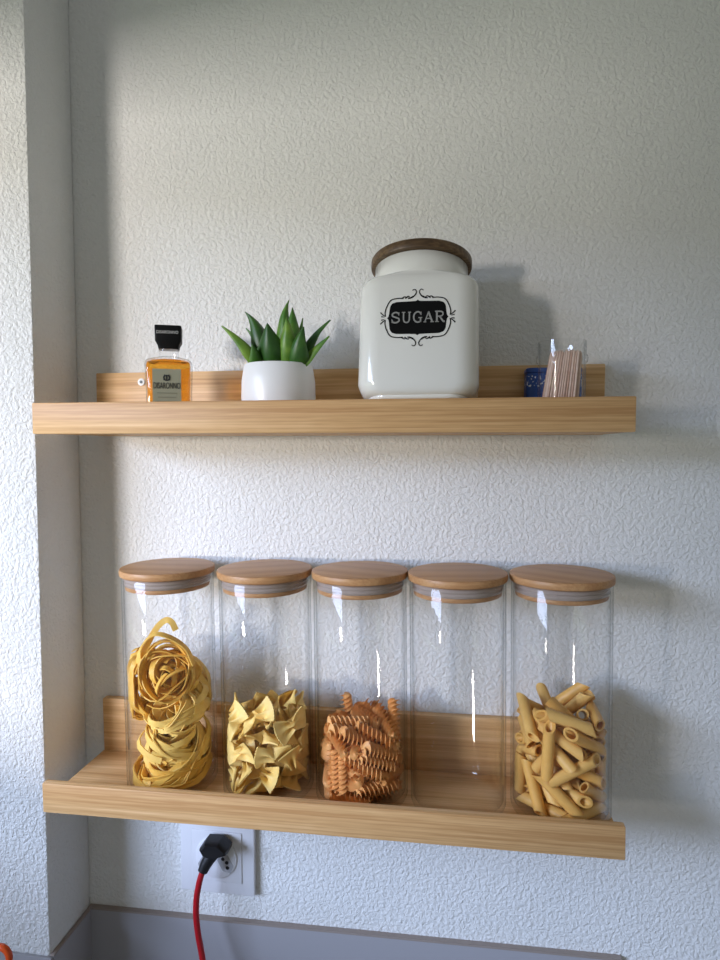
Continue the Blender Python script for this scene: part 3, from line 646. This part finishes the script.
MB().loft([hx(.90, 0), hx(1.0, -.0015), hx(1.0, -.0150), hx(.93, -.0195), hx(.80, -.0215)]).build('plug', M['rubber'], pc, angle=30)
nk = [(.0010, -.0125, -.0010), (-.0055, -.0150, -.0100), (-.0098, -.0170, -.0175), (-.0120, -.0185, -.0235)]
MB().tube(nk, [.0080, .0072, .0062, .0056], 14).build('strain_relief', M['rubber'], pc)
cb = spline([(-.0118, -.0184, -.0225), (-.0150, -.0205, -.0340), (-.0180, -.0220, -.0520), (-.0185, -.0230, -.0720), (-.0160, -.0240, -.0930), (-.0110, -.0260, -.1150), (-.002, -.034, -.150), (.010, -.048, -.200), (.022, -.062, -.240), (.035, -.075, -.2578)], 8)
MB().tube(cb, .0034, 14).build('cable', M['redcord'], pc)['label'] = 'red rubber cable'

# ------------------------------------------------------------------ scissors at the corner of the frame
sz = empty('scissors', (-.4273, -.145, ZC + .0008))
tag(sz, 'orange handled scissors at the bottom left corner of the picture, only one finger loop showing', 'scissors')
for sgn in (-1, 1):
    ring = [(.0088*math.cos(a) + sgn*.0125, 0, .2142 + .0100*math.sin(a)) for a in [2*PI*k/28 for k in range(28)]]
    ring.append(ring[0]); MB().tube(ring, .0032, 12).build('handle', M['orange'], sz)['label'] = 'orange plastic finger loop'
    MB().tube([(sgn*.0090, 0, .2060), (sgn*.0050, 0, .1960), (sgn*.0035, 0, .1800)], [.0034, .0036, .0030], 10).build('shank', M['orange'], sz)
    MB().prism([(sgn*.0034 - .0045, .182), (sgn*.0034 + .0045, .182), (sgn*.0030 + .0045, .110), (sgn*.001 + .0010, .0), (sgn*.001 - .0010, .0), (sgn*.0030 - .0045, .110)], sgn*.0013 - .0010, sgn*.0013 + .0010).build('blade', M['steel'], sz, smooth=False)

# ------------------------------------------------------------------ daylight
def area(name, loc, target, sx, sy, power, col):
    d = bpy.data.lights.new(name, 'AREA'); d.shape = 'RECTANGLE'; d.size = sx; d.size_y = sy; d.energy = power; d.color = col
    o = bpy.data.objects.new(name, d); COL.objects.link(o); o.location = loc
    o.rotation_euler = (Vector(target) - Vector(loc)).to_track_quat('-Z', 'Y').to_euler(); return o
area('horizon_daylight', (-6.0, -10.5, ZO + .15), (0, -10.5, ZO + .15), 7.6, .66, 2560, (1, .92, .86))
area('sky_daylight', (-6.0, -6.4, ZO + 2.1), (0, -6.4, ZO + 2.1), 6.5, 2.4, 1620, (.57, .70, 1))
area('garden_daylight', (-6.0, -4.5, ZO - 1.6), (0, -4.5, ZO - 1.6), 14, 2.4, 190, (.8, 1, .6))
wd = bpy.data.worlds.new('room_light'); scene.world = wd; wd.use_nodes = True
bg = wd.node_tree.nodes['Background']; bg.inputs['Color'].default_value = (.97, 1, .94, 1); bg.inputs['Strength'].default_value = .23

# ------------------------------------------------------------------ camera
cam = bpy.data.cameras.new('camera'); co = bpy.data.objects.new('camera', cam); COL.objects.link(co)
yw, pi_, ro = rad(8.5028), rad(-3.0473), rad(.0109)
f = Vector((-math.sin(yw)*math.cos(pi_), math.cos(yw)*math.cos(pi_), math.sin(pi_)))
r = Vector((math.cos(yw), math.sin(yw), 0)); u = r.cross(f)
r2 = r*math.cos(ro) + u*math.sin(ro); u2 = u*math.cos(ro) - r*math.sin(ro)
co.matrix_world = Matrix(((r2.x, u2.x, -f.x, .0156), (r2.y, u2.y, -f.y, -.6654), (r2.z, u2.z, -f.z, ZO - .0101), (0, 0, 0, 1)))
cam.sensor_fit = 'VERTICAL'; cam.sensor_height = 24; cam.lens = 621.32*24/960; cam.clip_start = .01
scene.camera = co
scene.view_settings.view_transform = 'Standard'; scene.view_settings.look = 'None'
scene.view_settings.gamma = 1; scene.view_settings.exposure = 0; scene.view_settings.use_curve_mapping = False
scene.cycles.transparent_max_bounces = 48
scene.cycles.max_bounces = 10
